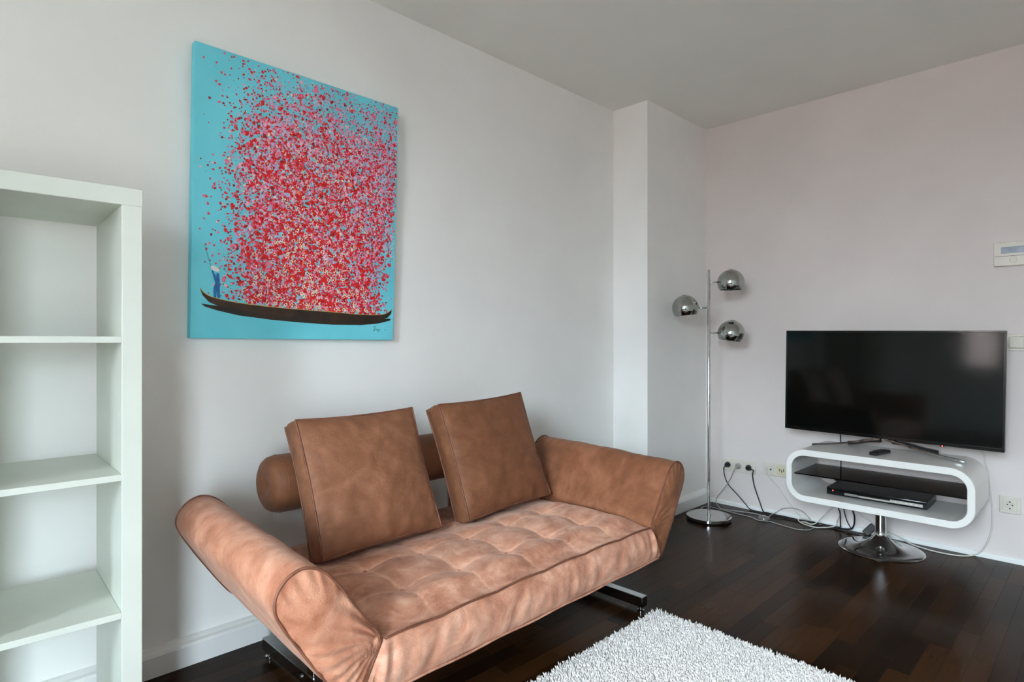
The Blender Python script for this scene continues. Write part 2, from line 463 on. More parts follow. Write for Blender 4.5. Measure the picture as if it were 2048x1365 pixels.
def plank_score(p):
    k, x, y = p; l = LENS[k]
    q = [project(c) for c in ((x, y, 0), (x+l, y, 0), (x+l, y+SW, 0), (x, y+SW, 0))]
    if any(c is None for c in q): return 0
    if all(c[0] < 0 or c[0] > 2048 or c[1] < 0 or c[1] > 1365 for c in q): return 0
    if 1.0 < x and x+l < 2.08 and y+SW < 1.28: return 0                   # under the rug
    return abs(sum(q[i][0]*q[(i+1) % 4][1]-q[(i+1) % 4][0]*q[i][1] for i in range(4)))/2
sc_ = sorted(((plank_score(p), i) for i, p in enumerate(planks)), reverse=True)
single = {i for s, i in sc_[:290] if s > 0}
rv, rf = [], []
for i, (k, x, y) in enumerate(planks):
    if x + LENS[k] > XB + 0.12 or y + SW > YA + 0.1: pass
    if i in single:
        o = bpy.data.objects.new('plank', plank_mesh[k]); COL.objects.link(o); o.location = (x, y, 0); o.parent = floor
    else:
        v, f = plank_geo(LENS[k]-GAP, SW-GAP, x, y); b = len(rv); rv += v; rf += [tuple(b+j for j in q) for q in f]
o = pyobj('parquet_remainder', rv, rf, M['parquet'], floor); o['kind'] = 'stuff'

# ================================================================== BOOKCASE (left foreground)
def bookcase():
    t = thing('bookcase', 'tall white open-backed cube bookcase standing against the wall left of the sofa', 'bookcase', (0.397, 1.7692, 0), (0, 0, R(-1.8)))
    m = M['shelf']; D = 0.39; Wd = 0.792; Ht = 1.49; P = 0.045
    box('top_panel', (-Wd, 0, Ht-P), (0.0015, D, Ht), m, t, 0.0012, 1)
    box('bottom_panel', (-Wd, 0, 0), (0, D, P), m, t, 0.0012, 1)
    box('side_panel', (-P, 0, P), (0, D, Ht-P), m, t, 0.0012, 1)
    box('side_panel', (-Wd, 0, P), (-Wd+P, D, Ht-P), m, t, 0.0012, 1)
    xm = -Wd/2
    box('divider', (xm-.008, 0.003, P), (xm+.008, D-.003, Ht-P), m, t, 0.0008, 1)
    z = Ht-P
    for k in range(3):
        z -= 0.335
        for (a, b) in ((xm+.008, -P), (-Wd+P, xm-.008)):
            box('shelf', (a+.0004, 0.002, z-.016), (b-.0004, D-.002, z), m, t, 0.0008, 1)
        z -= 0.016
bookcase()

# ================================================================== SOFA
SOFA = (1.373, 1.62, 0)
sofa = thing('sofa', 'tan nubuck two-seat sofa with tilted arms and tufted seat on chrome sled legs', 'sofa', SOFA, (0, 0, R(1.0)))
YF, YR = -0.370, 0.400           # front / rear of the seat in sofa space
ZS, ZB = 0.384, 0.252            # seam and bottom heights
COLS = np.array([-0.425, -0.22, -0.015, 0.19, 0.395]); PX = 0.205
ROWS = np.array([-0.205, -0.01, 0.185]); PY = 0.195
def sstep(a, b, x):
    t = np.clip((x-a)/(b-a), 0, 1); return t*t*(3-2*t)
def seat_top(x, y):
    """height above ZS of the tufted top; also how worn the crease is"""
    fx = np.abs(np.sin(np.pi*(x-COLS[0])/PX)); fy = np.abs(np.sin(np.pi*(y-ROWS[0])/PY))
    ex = sstep(0.0, 0.10, 0.62-np.abs(x)); ey = np.clip((y-YF)/0.16, 0, 1); eb = np.clip((YR-y)/0.10, 0, 1)
    crown = 0.030*np.sqrt(np.clip(ey*(2-ey), 0, 1))*np.sqrt(np.clip(eb*(2-eb), 0, 1))*np.sqrt(np.clip(ex, 0, 1))
    puff = 0.0105*(fx**0.55)*(fy**0.55)*np.clip((0.62-np.abs(x))/0.1, 0, 1)
    rear = 1 - 0.6*sstep(0.0, 0.13, y); crown = crown*rear; puff = puff*rear      # sat down under the cushions
    dx = x[..., None]-COLS; d2 = np.zeros_like(x); w = np.zeros_like(x)
    for ry in ROWS:
        r2 = np.min(dx**2, -1) + (y-ry)**2
        d2 += rear*0.010*np.exp(-r2/0.0016) + 0.008*np.exp(-r2/0.006)
        w += 0.9*np.exp(-r2/0.0012)
    inside = (np.abs(x) < 0.5)
    cx = np.exp(-(fx/0.10)**2)*inside; cyy = np.exp(-(fy/0.10)**2)*(y > -0.30)
    w = np.clip(w + 0.75*cx + 0.75*cyy, 0, 1)
    return crown + puff*np.clip(ey*1.5+0.2, 0, 1) - d2, w
def seat_body():
    NXS = 260
    ys_top = np.linspace(YR-0.02, YF+0.012, 150)
    xs = np.linspace(-1, 1, NXS)
    loops = []; wears = []
    seam_z = lambda x: ZS + 0.005*np.abs(np.sin(np.pi*(x-COLS[0])/PX)) - 0.002 + 0.003*np.sin(5*x+1)
    xh = lambda z: 0.597 + (ZS - z)*0.50
    # top, back to front
    for yv in ys_top:
        x = xs*0.597; yy = np.full_like(x, yv)
        h, w = seat_top(x, yy)
        ff = sstep(YF+0.10, YF+0.012, yv)
        z = ZS + h*(1-ff) + ff*(seam_z(x)-ZS)
        loops.append(np.stack([x, yy, z], 1)); wears.append(w*(1-ff*.6))
    # rounded roll into the seam, then the front face down to the bottom edge
    nf = 46
    wr = np.array([[nz((xv*1.0, 0, 0), 22, 3.0)*0.55 + nz((xv, 0, 0), 47, 9.0)*0.35 for xv in xs*0.6]])[0]
    endw = np.exp(-((np.abs(xs)-1)/0.10)**2)
    for k in range(nf+1):
        t = k/nf
        z = seam_z(xs*0.597)*(1-t) + ZB*t
        x = xs*xh(z)
        bulge = 0.020*math.sin(math.pi*min(1, t*1.0))**0.7
        sh = math.sin(math.pi*t)**0.8
        wob = np.array([nz((xx*1.0+0.04*t*math.sin(9*xx), t*0.10, 0), 24, 5) for xx in x])
        y = YF - 0.004 - bulge - 0.007*sh*wob - 0.0035*sh*wr - 0.008*endw*sh*np.sin(np.abs(xs)*90 + 6*t)
        if k == 0: y = y + 0.004
        loops.append(np.stack([x, y, z], 1)); wears.append(np.clip(0.5*wob+0.15, 0, .6)*sh)
    # bottom
    for k in range(1, 10):
        t = k/9
        y = np.full_like(xs, (YF-0.004)*(1-t) + (YR)*t); z = np.full_like(xs, ZB-0.004)
        tp = 1 - 0.075*t; z = z + 0.035*t*t
        loops.append(np.stack([xs*xh(z)*tp, y, z], 1)); wears.append(np.zeros_like(xs))
    # rear face up
    for k in range(1, 11):
        t = k/10
        z = np.full_like(xs, (ZB+0.031)*(1-t) + (ZS-0.004)*t); y = np.full_like(xs, YR + 0.012*math.sin(math.pi*t))
        loops.append(np.stack([xs*xh(z)*(1-0.075*(1-t)), y, z], 1)); wears.append(np.zeros_like(xs))
    V = np.array(loops); Wr = np.array(wears)
    o = grid_obj('seat', V, M['suede'], sofa, wrap_u=True, wear=Wr, caps=True)
    px = np.linspace(-0.594, 0.594, 160)
    tube('piping', [(a, YF-0.006, float(seam_z(np.array([a]))[0])+0.001) for a in px], 0.0034, M['piping'], o, raw=True)
    pb = np.linspace(-0.655, 0.655, 120)
    tube('piping', [(a, YF-0.008, ZB-0.001+0.0015*math.sin(a*23)) for a in pb], 0.0036, M['piping_pale'], o, raw=True)
    # covered buttons pulled down at every tuft
    for rw in ROWS[:2]:
        for cx in COLS:
            h, _ = seat_top(np.array([cx]), np.array([rw]))
            z = ZS + float(h[0])
            lathe('button', [(0, z+0.004), (0.004, z+0.0035), (0.0075, z+0.001), (0.009, z-0.003)][::-1], M['suede'], o, 12, Matrix.Translation((cx, rw, 0)))
seat_body()

ARM = [(0.604, 0.386), (0.642, 0.440), (0.680, 0.494), (0.718, 0.548), (0.748, 0.582), (0.778, 0.601), (0.808, 0.605), (0.838, 0.592),
       (0.858, 0.566), (0.862, 0.532), (0.846, 0.494), (0.810, 0.436), (0.770, 0.374), (0.728, 0.312), (0.694, 0.268), (0.672, 0.256), (0.660, 0.268), (0.632, 0.326)]
def arm(side):
    P = [Vector((a, 0, z)) for a, z in ARM]
    sec = []
    n = len(P); K = 7
    for i in range(n):
        p0, p1, p2, p3 = P[i-1], P[i], P[(i+1) % n], P[(i+2) % n]
        for k in range(K):
            t = k/K
            sec.append(0.5*((2*p1)+(-p0+p2)*t+(2*p0-5*p1+4*p2-p3)*t*t+(-p0+3*p1-3*p2+p3)*t**3))
    S = np.array([[p.x, p.z] for p in sec])              # (ns, 2)
    cen = np.array([0.742, 0.43])
    hinge = np.array([0.604, 0.380])
    up = sstep(0.40, 0.60, S[:, 1])                       # how far up the arm
    YA0, YA1 = -0.372, (0.322 if side < 0 else 0.345)
    NY = 90
    rings = []; wears = []
    def put(sc, y, lift=0.0):
        Q = cen + (S-cen)*sc
        t = lift/0.026
        x = Q[:, 0] - (0.020*up*t if side < 0 else 0); z = Q[:, 1] + lift*up + 0.050*t*(1-up)
        yy = np.full_like(x, y)
        rings.append(np.stack([x, yy, z], 1)); return len(rings)-1
    # front cap: rings shrinking to the centre, slightly domed and gathered towards the hinge
    for k, s in enumerate(np.linspace(0.06, 0.985, 34)):
        dome = 0.020*(1-s**2.6)
        i = put(s, YA0 - dome)
        X = rings[i]
        for j in range(len(X)):
            dx, dz = X[j, 0]-hinge[0], X[j, 2]-hinge[1]
            r = math.hypot(dx, dz); th = math.atan2(dz, dx)
            near = math.exp(-(r/0.16)**2)
            edge = math.exp(-((1-s)/0.22)**2)
            X[j, 1] += ((0.0055 if side < 0 else 0.0022)*near*math.sin(th*26 + 30*r) + 0.0022*edge*math.sin(j*0.75 + 2*nz((j*.05, 0, 0), 3)))*min(1, (1-s)*18)
            X[j, 1] += 0.004*nz((X[j, 0], X[j, 2], 0), 14, 2.0)
        wears.append(np.zeros(len(S)))
    put(1.0, YA0+0.002); wears.append(np.zeros(len(S)))
    for k in range(1, NY):
        t = k/NY; y = YA0 + 0.002 + (YA1-YA0)*t
        sc = 1.0 + 0.012*math.sin(math.pi*t)**0.5
        i = put(sc, y, lift=0.026*t)
        X = rings[i]
        for j in range(len(X)):
            d = 0.0045*nz((X[j, 0], y*1.0, X[j, 2]), 9, 4+side) + 0.0016*nz((X[j, 0], y, X[j, 2]), 30, 1)
            v = np.array([X[j, 0]-cen[0], X[j, 2]-cen[1]]); v /= (np.linalg.norm(v)+1e-9)
            X[j, 0] += v[0]*d; X[j, 2] += v[1]*d
        wears.append(np.zeros(len(S)))
    for s in np.linspace(1.0, 0.06, 16):
        put(s, YA1 + 0.002 + 0.014*(1-s**2.5), lift=0.026*s); wears.append(np.zeros(len(S)))
    V = np.transpose(np.array(rings), (1, 0, 2)).copy()
    V[:, :, 0] *= side
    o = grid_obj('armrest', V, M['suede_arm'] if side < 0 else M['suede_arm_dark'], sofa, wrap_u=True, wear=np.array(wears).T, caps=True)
    for yy, lift in ((YA0 - 0.0005, 0), (YA1+0.004, 0.026)):
        tube('piping', [(side*(p[0] - (0.020*u*lift/0.026 if side < 0 else 0)), yy, p[1]+lift*u+0.050*lift/0.026*(1-u)) for p, u in zip(cen+(S-cen)*1.003, up)], 0.0034, M['piping'], o, closed=True, raw=True, seg=6)
arm(-1); arm(1)

def bolster():
    Rr = 0.097; x0, x1 = -0.555, 0.50; yc, zc = 0.400, 0.612
    rings = []
    NS = 64
    prof = [(0.004, 0.012), (0.02, 0.006), (0.045, -0.004), (0.07, -0.002), (0.084, 0.006), (0.092, 0.018), (0.0955, 0.034), (0.097, 0.05)]
    prof = [(r, d) for r, d in prof]
    xs = [(r, x0+d) for r, d in prof] + [(Rr + 0.001*math.sin(8*t), x0+0.06+(x1-x0-0.12)*t) for t in np.linspace(0, 1, 60)] + [(r, x1-d) for r, d in prof[::-1]]
    for r, x in xs:
        a = np.linspace(0, 2*np.pi, NS, endpoint=False)
        rr = np.array([r + (0.002*nz((x, math.cos(q)*.1, math.sin(q)*.1), 14, 7) if r > .09 else 0) for q in a])
        rings.append(np.stack([np.full(NS, x), yc + rr*np.cos(a), zc + rr*np.sin(a)], 1))
    V = np.transpose(np.array(rings), (1, 0, 2))
    o = grid_obj('bolster', V, M['suede_brown'], sofa, wrap_u=True, caps=True)
    a = np.linspace(0, 2*np.pi, 60, endpoint=False)
    tube('seam', [(x0+0.040, yc+0.0965*math.cos(q), zc+0.0965*math.sin(q)) for q in a], 0.0016, M['piping'], o, closed=True, raw=True, seg=6)
    tube('zip_pull', [(x0+0.016, yc-0.035, zc-0.090), (x0+0.015, yc-0.037, zc-0.104), (x0+0.016, yc-0.037, zc-0.117)], 0.0022, M['steel'], o, seg=6)
    for x in (-0.25, 0.27):
        bm = bmesh.new()
        add_box(bm, (x-0.02, YR+0.012, 0.30), (x+0.02, YR+0.022, 0.53), 0.002, 1)
        add_box(bm, (x-0.02, YR-0.04, 0.292), (x+0.02, YR+0.022, 0.302), 0.002, 1)
        bmobj('bolster_bracket', bm, M['chrome'], sofa, True)
bolster()

# chrome sled legs (measured one by one: the left one stands further in)
def sled(x, y0, y1, zt, post):
    bm = bmesh.new()
    h = 0.040; w = 0.019
    add_box(bm, (x-w, y0, zt-h), (x+w, y1, zt), 0.0018, 2)
    o = bmobj('leg', bm, M['leg_metal'], sofa, True)
    for yy in (y0+0.018, y1-0.018):
        lathe('foot_pad', [(0, 0), (0.014, 0), (0.014, 0.004), (0.008, 0.006), (0.008, zt-h+0.002), (0, zt-h+0.002)], M['chrome'], o, 20, Matrix.Translation((x, yy, 0)))
    for yy in post:
        box('post', (x-0.016, yy-0.022, zt-0.004), (x+0.016, yy+0.022, 0.262), M['chrome'], o, 0.002, 1)
        lathe('bolt', [(0, 0), (0.006, 0), (0.006, 0.003), (0.003, 0.004), (0, 0.004)], M['steel'], o, 14,
              Matrix.Translation((x-w-0.0005, yy+0.05, zt-0.018)) @ Matrix.Rotation(R(-90), 4, 'Y'))
sled(-0.515, -0.29, 0.475, 0.066, (0.13, -0.13))
sled(0.695, -0.29, 0.45, 0.062, ())
for yy in (0.26,):
    box('post', (0.585, yy-0.022, 0.03), (0.617, yy+0.022, 0.262), M['chrome'], sofa, 0.002, 1)
    box('leg_link', (0.585, yy-0.018, 0.026), (0.690, yy+0.018, 0.058), M['chrome'], sofa, 0.002, 1)

# ================================================================== CUSHIONS
def cushion(label, bl, width, height, thick, tilt, roll, yaw, mat_, seed):
    t = thing('cushion', label, 'cushion', bl, (R(-tilt), R(roll), R(yaw)), 'square cushions leaning on the sofa bolster')
    n = 44
    u = np.linspace(-1, 1, n)
    def bow(a, b):     # edges bow in between the corners, corners stay pulled out
        return 1 - 0.035*(1-b**2)**1.0
    def front(s, uu, vv):
        x = uu*bow(uu, vv)*width/2; z = height/2 + vv*bow(vv, uu)*height/2
        b = (np.clip(1-uu**2, 0, 1)**0.55)*(np.clip(1-vv**2, 0, 1)**0.55)
        wr = np.vectorize(lambda a, c: nz((a, c, seed), 2.6, seed) * 0.008 + nz((a, c, seed), 7, seed)*0.0035)(uu, vv)
        ewr = 0.0055*np.exp(-((uu+0.93)/0.20)**2)*np.sin(vv*23+seed+2*np.sin(vv*5))*(1-vv**2) + 0.0035*np.exp(-((vv+0.95)/0.16)**2)*np.sin(uu*19+seed)*(1-uu**2)
        d = thick*0.36 + thick*0.40*b + (wr+ewr)*np.clip(b*3, 0, 1)
        return np.stack([x, s*d, z], -1)
    U, Vv = np.meshgrid(u, u, indexing='ij')
    o = grid_obj('front_panel', front(-1, U, Vv), mat_, t)
    grid_obj('back_panel', front(1, U, Vv), mat_, t)
    # boxed border running round the four sides
    per = [(a, -1) for a in u[:-1]] + [(1, a) for a in u[:-1]] + [(-a, 1) for a in u[:-1]] + [(-1, -a) for a in u[:-1]]
    pu = np.array([p[0] for p in per]); pv = np.array([p[1] for p in per])
    base = front(-1, pu, pv)
    rows = []
    cx, cz = 0.0, height/2
    for k in range(9):
        s = k/8; puff = 0.008*math.sin(math.pi*s)
        q = base.copy(); q[:, 1] = -thick*0.36 + 2*thick*0.36*s
        corner = (np.abs(pu)*np.abs(pv))**8
        wv = np.array([0.0035*nz((p[0]*3, p[1]*3, s), 3, seed) for p in per])
        rad = puff*(1-corner*0.5) + wv*math.sin(math.pi*s)
        q[:, 0] += np.where(np.abs(pu) > .999, np.sign(pu)*rad, 0); q[:, 2] += np.where(np.abs(pv) > .999, np.sign(pv)*rad, 0)
        rows.append(q)
    V = np.transpose(np.array(rows), (1, 0, 2))
    grid_obj('border', V, mat_, t, wrap_u=True)
    for s in (-1, 1):
        e = front(s, pu, pv)
        tube('piping', [(a*1.006, b, (c-cz)*1.006+cz) for a, b, c in e], 0.0034, M['piping'], t, closed=True, raw=True, seg=6)
    return t
cushion('brown nubuck square cushion at the left end of the sofa, paler and more scuffed', (1.106, 1.764, 0.403), 0.466, 0.455, 0.115, 23, -0.5, 0.8, M['suede_left'], 1.7)
cushion('darker brown nubuck square cushion beside the right arm of the sofa', (1.704, 1.768, 0.408), 0.472, 0.462, 0.115, 21, -2.2, 1.2, M['suede_brown'], 5.2)

# ================================================================== PAINTING
def painting():
    W_, H_, D_ = 0.808, 1.004, 0.036
    t = thing('painting', 'large canvas of a pink and red blossom cloud above a dark boat on turquoise', 'painting', (1.039, 2.2385, 1.106), (R(1.6), R(0.4), 0))
    y0 = -D_
    blue = noisy('canvas_turquoise', lin(100, 200, 216), lin(112, 210, 225), 5, 0.6, 0.2, 500, 0.0006)
    box('canvas', (-W_/2, y0, 0), (W_/2, 0, H_), blue, t, 0.003, 2)
    cols = dict(red=lin(214, 8, 10), darkred=lin(150, 8, 18), pink=lin(228, 118, 152), pale=lin(230, 176, 194), lav=lin(176, 178, 208), cream=lin(238, 226, 196),
                rose=lin(222, 70, 92), ink=lin(66, 52, 40), salmon=lin(240, 120, 100))
    names = list(cols); mats = [mat('paint_'+k, cols[k], 0.45) for k in names]
    V = []; F = []; MI = []
    def dab(x, z, r, ci, lift, el=1.0, ang=None, k=7):
        b = len(V); ang = random.random()*6.28 if ang is None else ang
        ca, sa = math.cos(ang), math.sin(ang)
        V.append((x, y0-lift-r*0.28, z))
        for i in range(k):
            a = 2*math.pi*i/k; q = r*random.uniform(0.72, 1.2)
            dx, dz = math.cos(a)*q*el, math.sin(a)*q
            V.append((x+dx*ca-dz*sa, y0-lift, z+dx*sa+dz*ca))
        for i in range(k):
            F.append((b, b+1+(i+1) % k, b+1+i)); MI.append(ci)
    top = [(108, 598), (135, 628), (180, 652), (250, 668), (400, 688), (700, 706), (1000, 714), (1300, 720), (1600, 728), (1800, 722), (1880, 708), (1930, 684), (1952, 668)]
    c = lambda px, py: ((px-42)/(1985-42)*W_-W_/2, (955-(py+ (px-42)*0.008))/(955+1105)*H_*0.995)   # photo crop measure -> canvas metres
    GX = [c(*p)[0] for p in top]; GZ = [c(*p)[1] for p in top]
    def ok(x, z, m=0.006): return -W_/2+m < x < W_/2-m and np.interp(x, GX, GZ)+0.003 < z < H_-m
    def dens(u, v):
        # blossom cloud in canvas coordinates, u across, v up
        l = np.interp(v, [0.09, 0.2, 0.35, 0.5, 0.65, 0.8, 0.92, 1.0], [0.15, 0.16, 0.17, 0.17, 0.17, 0.20, 0.30, 0.36])
        r = np.interp(v, [0.09, 0.2, 0.35, 0.5, 0.65, 1.0], [0.92, 0.91, 0.95, 0.99, 1.05, 1.10])
        e = min(1, max(0, (u-l)/0.22+0.42))**1.3*min(1, max(0, (r-u)/0.15+0.45))**1.2
        tp = np.interp(v, [0, 0.75, 0.86, 0.95, 1.0], [1, 1, 0.72, 0.40, 0.22])
        fr = 0.0
        if u < l: fr = 0.16*math.exp(-((l-u)/0.07)**2)*np.interp(v, [0.09, 0.25, 0.5, 1], [0.25, 0.7, 1.2, 1.0])
        if u > r: fr = 0.14*math.exp(-((u-r)/0.04)**2)
        return max(e*tp, fr)
    def weights(u, v):
        c = math.exp(-((u-0.54)/0.26)**2)
        low = np.interp(v, [0.09, 0.3, 0.6, 0.8, 1.0], [1.0, 0.75, 0.5, 0.18, 0.05])
        return dict(red=0.55+3.2*low*c+1.4*low, rose=0.35+0.3*c, darkred=0.55, salmon=0.15*c, pink=0.75+0.4*(1-c), pale=0.45, lav=0.35+0.9*(1-low)*(0.5+u), cream=0.35*c+0.06, ink=0.55)
    n = 0; lift = 0.0008
    while n < 3600:                       # undercoat blotches
        u, v = random.random(), random.uniform(0.098, 0.99)
        d = dens(u, v)
        if random.random() > d*d: continue
        x, z = (u-0.5)*W_, v*H_
        if not ok(x, z, 0.012): continue
        low = np.interp(v, [0.09, 0.3, 0.6, 0.8, 1.0], [1.0, 0.8, 0.45, 0.12, 0.0]); mid = math.exp(-((u-0.54)/0.30)**2)
        k = random.choices(['red', 'rose', 'pink', 'lav', 'pale'], [3.4*low*(0.4+mid)+0.25, 0.35, 0.75, 0.3+1.1*(1-low), 0.4])[0]
        dab(x, z, random.uniform(0.004, 0.0095), names.index(k), 0.0002 + random.random()*0.0004, random.uniform(0.8, 1.5)); n += 1
    n = 0
    while n < 15000:
        u, v = random.random(), random.uniform(0.098, 0.995)
        if random.random() > dens(u, v): continue
        x, z = (u-0.5)*W_, v*H_
        if not ok(x, z): continue
        w = weights(u, v); k = random.choices(list(w), list(w.values()))[0]
        r = random.uniform(0.0018, 0.0046) if random.random() < 0.95 else random.uniform(0.005, 0.0078)
        if k == 'ink': r = random.uniform(0.0012, 0.0024)
        if k in ('cream',): r *= 0.75
        if v > 0.82: r *= 0.8
        dab(x, z, r, names.index(k), lift + random.random()*0.0014, random.uniform(0.8, 1.5)); n += 1
    # small dark red specks flying off to the left and top
    for _ in range(1100):
        u = random.uniform(0.02, 0.34); v = random.uniform(0.16, 0.99)
        if random.random() > math.exp(-((0.30-u)/0.17)**2): continue
        x, z = (u-0.5)*W_, v*H_
        if ok(x, z): dab(x, z, random.uniform(0.0015, 0.0052), names.index(random.choice(['red', 'darkred', 'pink', 'rose', 'rose'])), 0.0004)
    # five-petalled cream flowers, thickest at the foot of the cloud
    def flower(x, z, r, c):
        if z-1.7*r < np.interp(x, GX, GZ)+0.002: z = np.interp(x, GX, GZ)+0.002+1.7*r
        a0 = random.random()*6.28; r *= 0.8
        for i in range(5):
            if random.random() < 0.12: continue
            a = a0+i*1.2566; dab(x+math.cos(a)*r, z+math.sin(a)*r, r*0.50, c, 0.0019, k=6)
        dab(x, z, r*0.36, names.index('ink'), 0.0018, k=5)
    k = 0
    while k < 430:
        v = 0.11+0.62*random.random()**1.15; u = random.gauss(0.54, 0.19)
        if not 0.2 < u < 0.9 or random.random() > dens(u, v): continue
        x, z = (u-0.5)*W_, v*H_
        flower(x, z, 0.0064*np.interp(v, [0.1, 0.7], [1.15, 0.75]), names.index('cream')); k += 1
    for i in range(16):
        flower(-W_/2+W_*(0.22+0.66*i/15)+random.uniform(-.01, .01), 0.05+random.uniform(0, .012), 0.0072, names.index('cream'))
    me = bpy.data.meshes.new('blossom_dabs'); me.from_pydata(V, [], F)
    for mm in mats: me.materials.append(mm)
    me.polygons.foreach_set('material_index', np.array(MI, np.int32))
    o = link('blossom_dabs', me, None, t); o['kind'] = 'stuff'
    # boat hull, its reflection, gunwale, boatman, pole, signature: thin paint layers
    def layer(name, pts, m, lift, th=0.0006):
        n_ = len(pts)
        v = [(x, y0-lift, z) for x, z in pts] + [(x, y0-lift+th, z) for x, z in pts]
        f = [tuple(range(n_))[::-1], tuple(range(n_, 2*n_))] + [(i, (i+1) % n_, n_+(i+1) % n_, n_+i) for i in range(n_)]
        return pyobj(name, v, f, m, t)
    dk = noisy('boat_brown', lin(34, 22, 12), lin(70, 44, 22), 14, 0.5)
    rf = noisy('boat_reflection', lin(28, 20, 14), lin(52, 34, 20), 14, 0.5)
    gold = mat('boat_gunwale', lin(206, 168, 84), 0.5)
    bot = [(1948, 700), (1910, 738), (1840, 762), (1600, 778), (1300, 780), (1000, 776), (700, 764), (420, 742), (260, 722), (180, 694), (130, 650)]
    layer('boat_reflection', [c(*p) for p in [(120, 708), (300, 722), (600, 752), (1000, 770), (1500, 770), (1800, 758), (1945, 748), (1935, 766), (1800, 796), (1600, 816), (1300, 822), (1000, 815), (700, 802), (420, 780), (250, 752), (150, 728)]][::-1], rf, 0.0012)
    layer('boat_hull', [c(*p) for p in top+bot][::-1], dk, 0.0026)
    gw = [c(*p) for p in top]
    tube('boat_gunwale', [(x, y0-0.0034, z+0.001) for x, z in gw], 0.0012, gold, t, seg=5, n=4)
    layer('boatman', [c(*p) for p in [(216, 660), (212, 600), (228, 556), (218, 530), (196, 470), (206, 470), (230, 505), (240, 480), (256, 492), (262, 560), (262, 610), (266, 660), (246, 660), (240, 610), (234, 660)]], noisy('boatman_blue', lin(26, 62, 120), lin(30, 110, 170), 60, 0.5), 0.0032)
    layer('boatman_hat', [c(*p) for p in [(184, 440), (210, 432), (240, 444), (262, 462), (244, 476), (222, 470), (196, 462)]], mat('hat_white', lin(225, 225, 220), 0.5), 0.0036)
    tube('boat_pole', [(c(134, 282)[0], y0-0.0012, c(134, 282)[1]), (c(204, 470)[0], y0-0.0012, c(204, 470)[1])], 0.0005, M['hole'], t, seg=4)
    sig = [(1742, 826), (1775, 822), (1762, 826), (1756, 858), (1744, 862), (1762, 850), (1780, 846), (1782, 858), (1790, 846), (1796, 856), (1804, 848), (1808, 864), (1798, 868), (1812, 848), (1826, 850)]
    so = tube('signature', [(c(*p)[0], y0-0.0008, c(*p)[1]) for p in sig], 0.0006, M['hole'], t, seg=4, n=4)
    tube('signature', [(c(1868, 850)[0], y0-0.0008, c(1868, 850)[1]), (c(1892, 851)[0], y0-0.0008, c(1892, 851)[1])], 0.0006, M['hole'], t, seg=4, n=3)
painting()

# ================================================================== RUG
def rug():
    x0, x1, y0, y1 = 0.62, 2.075, -0.72, 1.289
    t = thing('rug', 'white shaggy wool rug on the dark floor in front of the sofa', 'rug', (x0, y0, 0))
    box('backing', (0.006, 0.006, 0.0005), (x1-x0-0.006, y1-y0-0.006, 0.012), M['rug'], t, 0.004, 2)
    # pile: short leaning tufts, one object
    def scatter(ax0, ax1, ay0, ay1, step):
        nx = int((ax1-ax0)/step); ny = int((ay1-ay0)/step)
        g = np.stack(np.meshgrid(np.arange(nx), np.arange(ny), indexing='ij'), -1).reshape(-1, 2).astype(float)
        g = (g + rng.random(g.shape))*step + np.array([ax0, ay0]); return g
    Wx, Wy = x1-x0, y1-y0
    near = scatter(0.55, Wx, 1.0, Wy, 0.0038)
    far = np.concatenate([scatter(0, 0.55, 0, Wy, 0.0105), scatter(0.55, Wx, 0, 1.0, 0.0105)])
    def tufts(g, r, hh):
        n_ = len(g); a = rng.random(n_)*6.283; h_ = hh*(0.75+0.5*rng.random(n_)); ln = rng.normal(0, 1, (n_, 2))*0.0065
        ex = np.minimum(np.minimum(g[:, 0], Wx-g[:, 0]), np.minimum(g[:, 1], Wy-g[:, 1]))
        out = np.clip(1-ex/0.012, 0, 1)[:, None]*0.006
        dirn = np.sign(g-np.array([Wx/2, Wy/2]))*out*rng.random((n_, 1))
        V = np.zeros((n_, 7, 3))
        for k in range(3):
            q = a+k*2.0944
            V[:, k, 0] = g[:, 0]+np.cos(q)*r; V[:, k, 1] = g[:, 1]+np.sin(q)*r; V[:, k, 2] = 0.009
            V[:, 3+k, 0] = g[:, 0]+np.cos(q)*r*1.25+ln[:, 0]*.8+dirn[:, 0]; V[:, 3+k, 1] = g[:, 1]+np.sin(q)*r*1.25+ln[:, 1]*.8+dirn[:, 1]; V[:, 3+k, 2] = 0.009+h_*0.82
        V[:, 6, :2] = g+ln+dirn; V[:, 6, 2] = 0.009+h_
        base = (np.arange(n_)*7)[:, None]
        F = []
        for k in range(3):
            k2 = (k+1) % 3
            F.append(base+np.array([[k, k2, 3+k2]])); F.append(base+np.array([[k, 3+k2, 3+k]])); F.append(base+np.array([[3+k, 3+k2, 6]]))
        return V.reshape(-1, 3), np.concatenate(F)
    va, fa = tufts(near, 0.0022, 0.020); vb, fb = tufts(far, 0.0062, 0.021)
    V = np.concatenate([va, vb]); F = np.concatenate([fa, fb+len(va)])
    me = bpy.data.meshes.new('pile')
    me.vertices.add(len(V)); me.vertices.foreach_set('co', V.astype(np.float32).ravel())
    me.loops.add(F.size); me.loops.foreach_set('vertex_index', F.astype(np.int32).ravel())
    me.polygons.add(len(F)); me.polygons.foreach_set('loop_start', np.arange(0, F.size, 3, dtype=np.int32))
    me.polygons.foreach_set('use_smooth', np.ones(len(F), bool))
    me.update(calc_edges=True); me.validate()
    o = link('pile', me, M['rug'], t); o['kind'] = 'stuff'
rug()

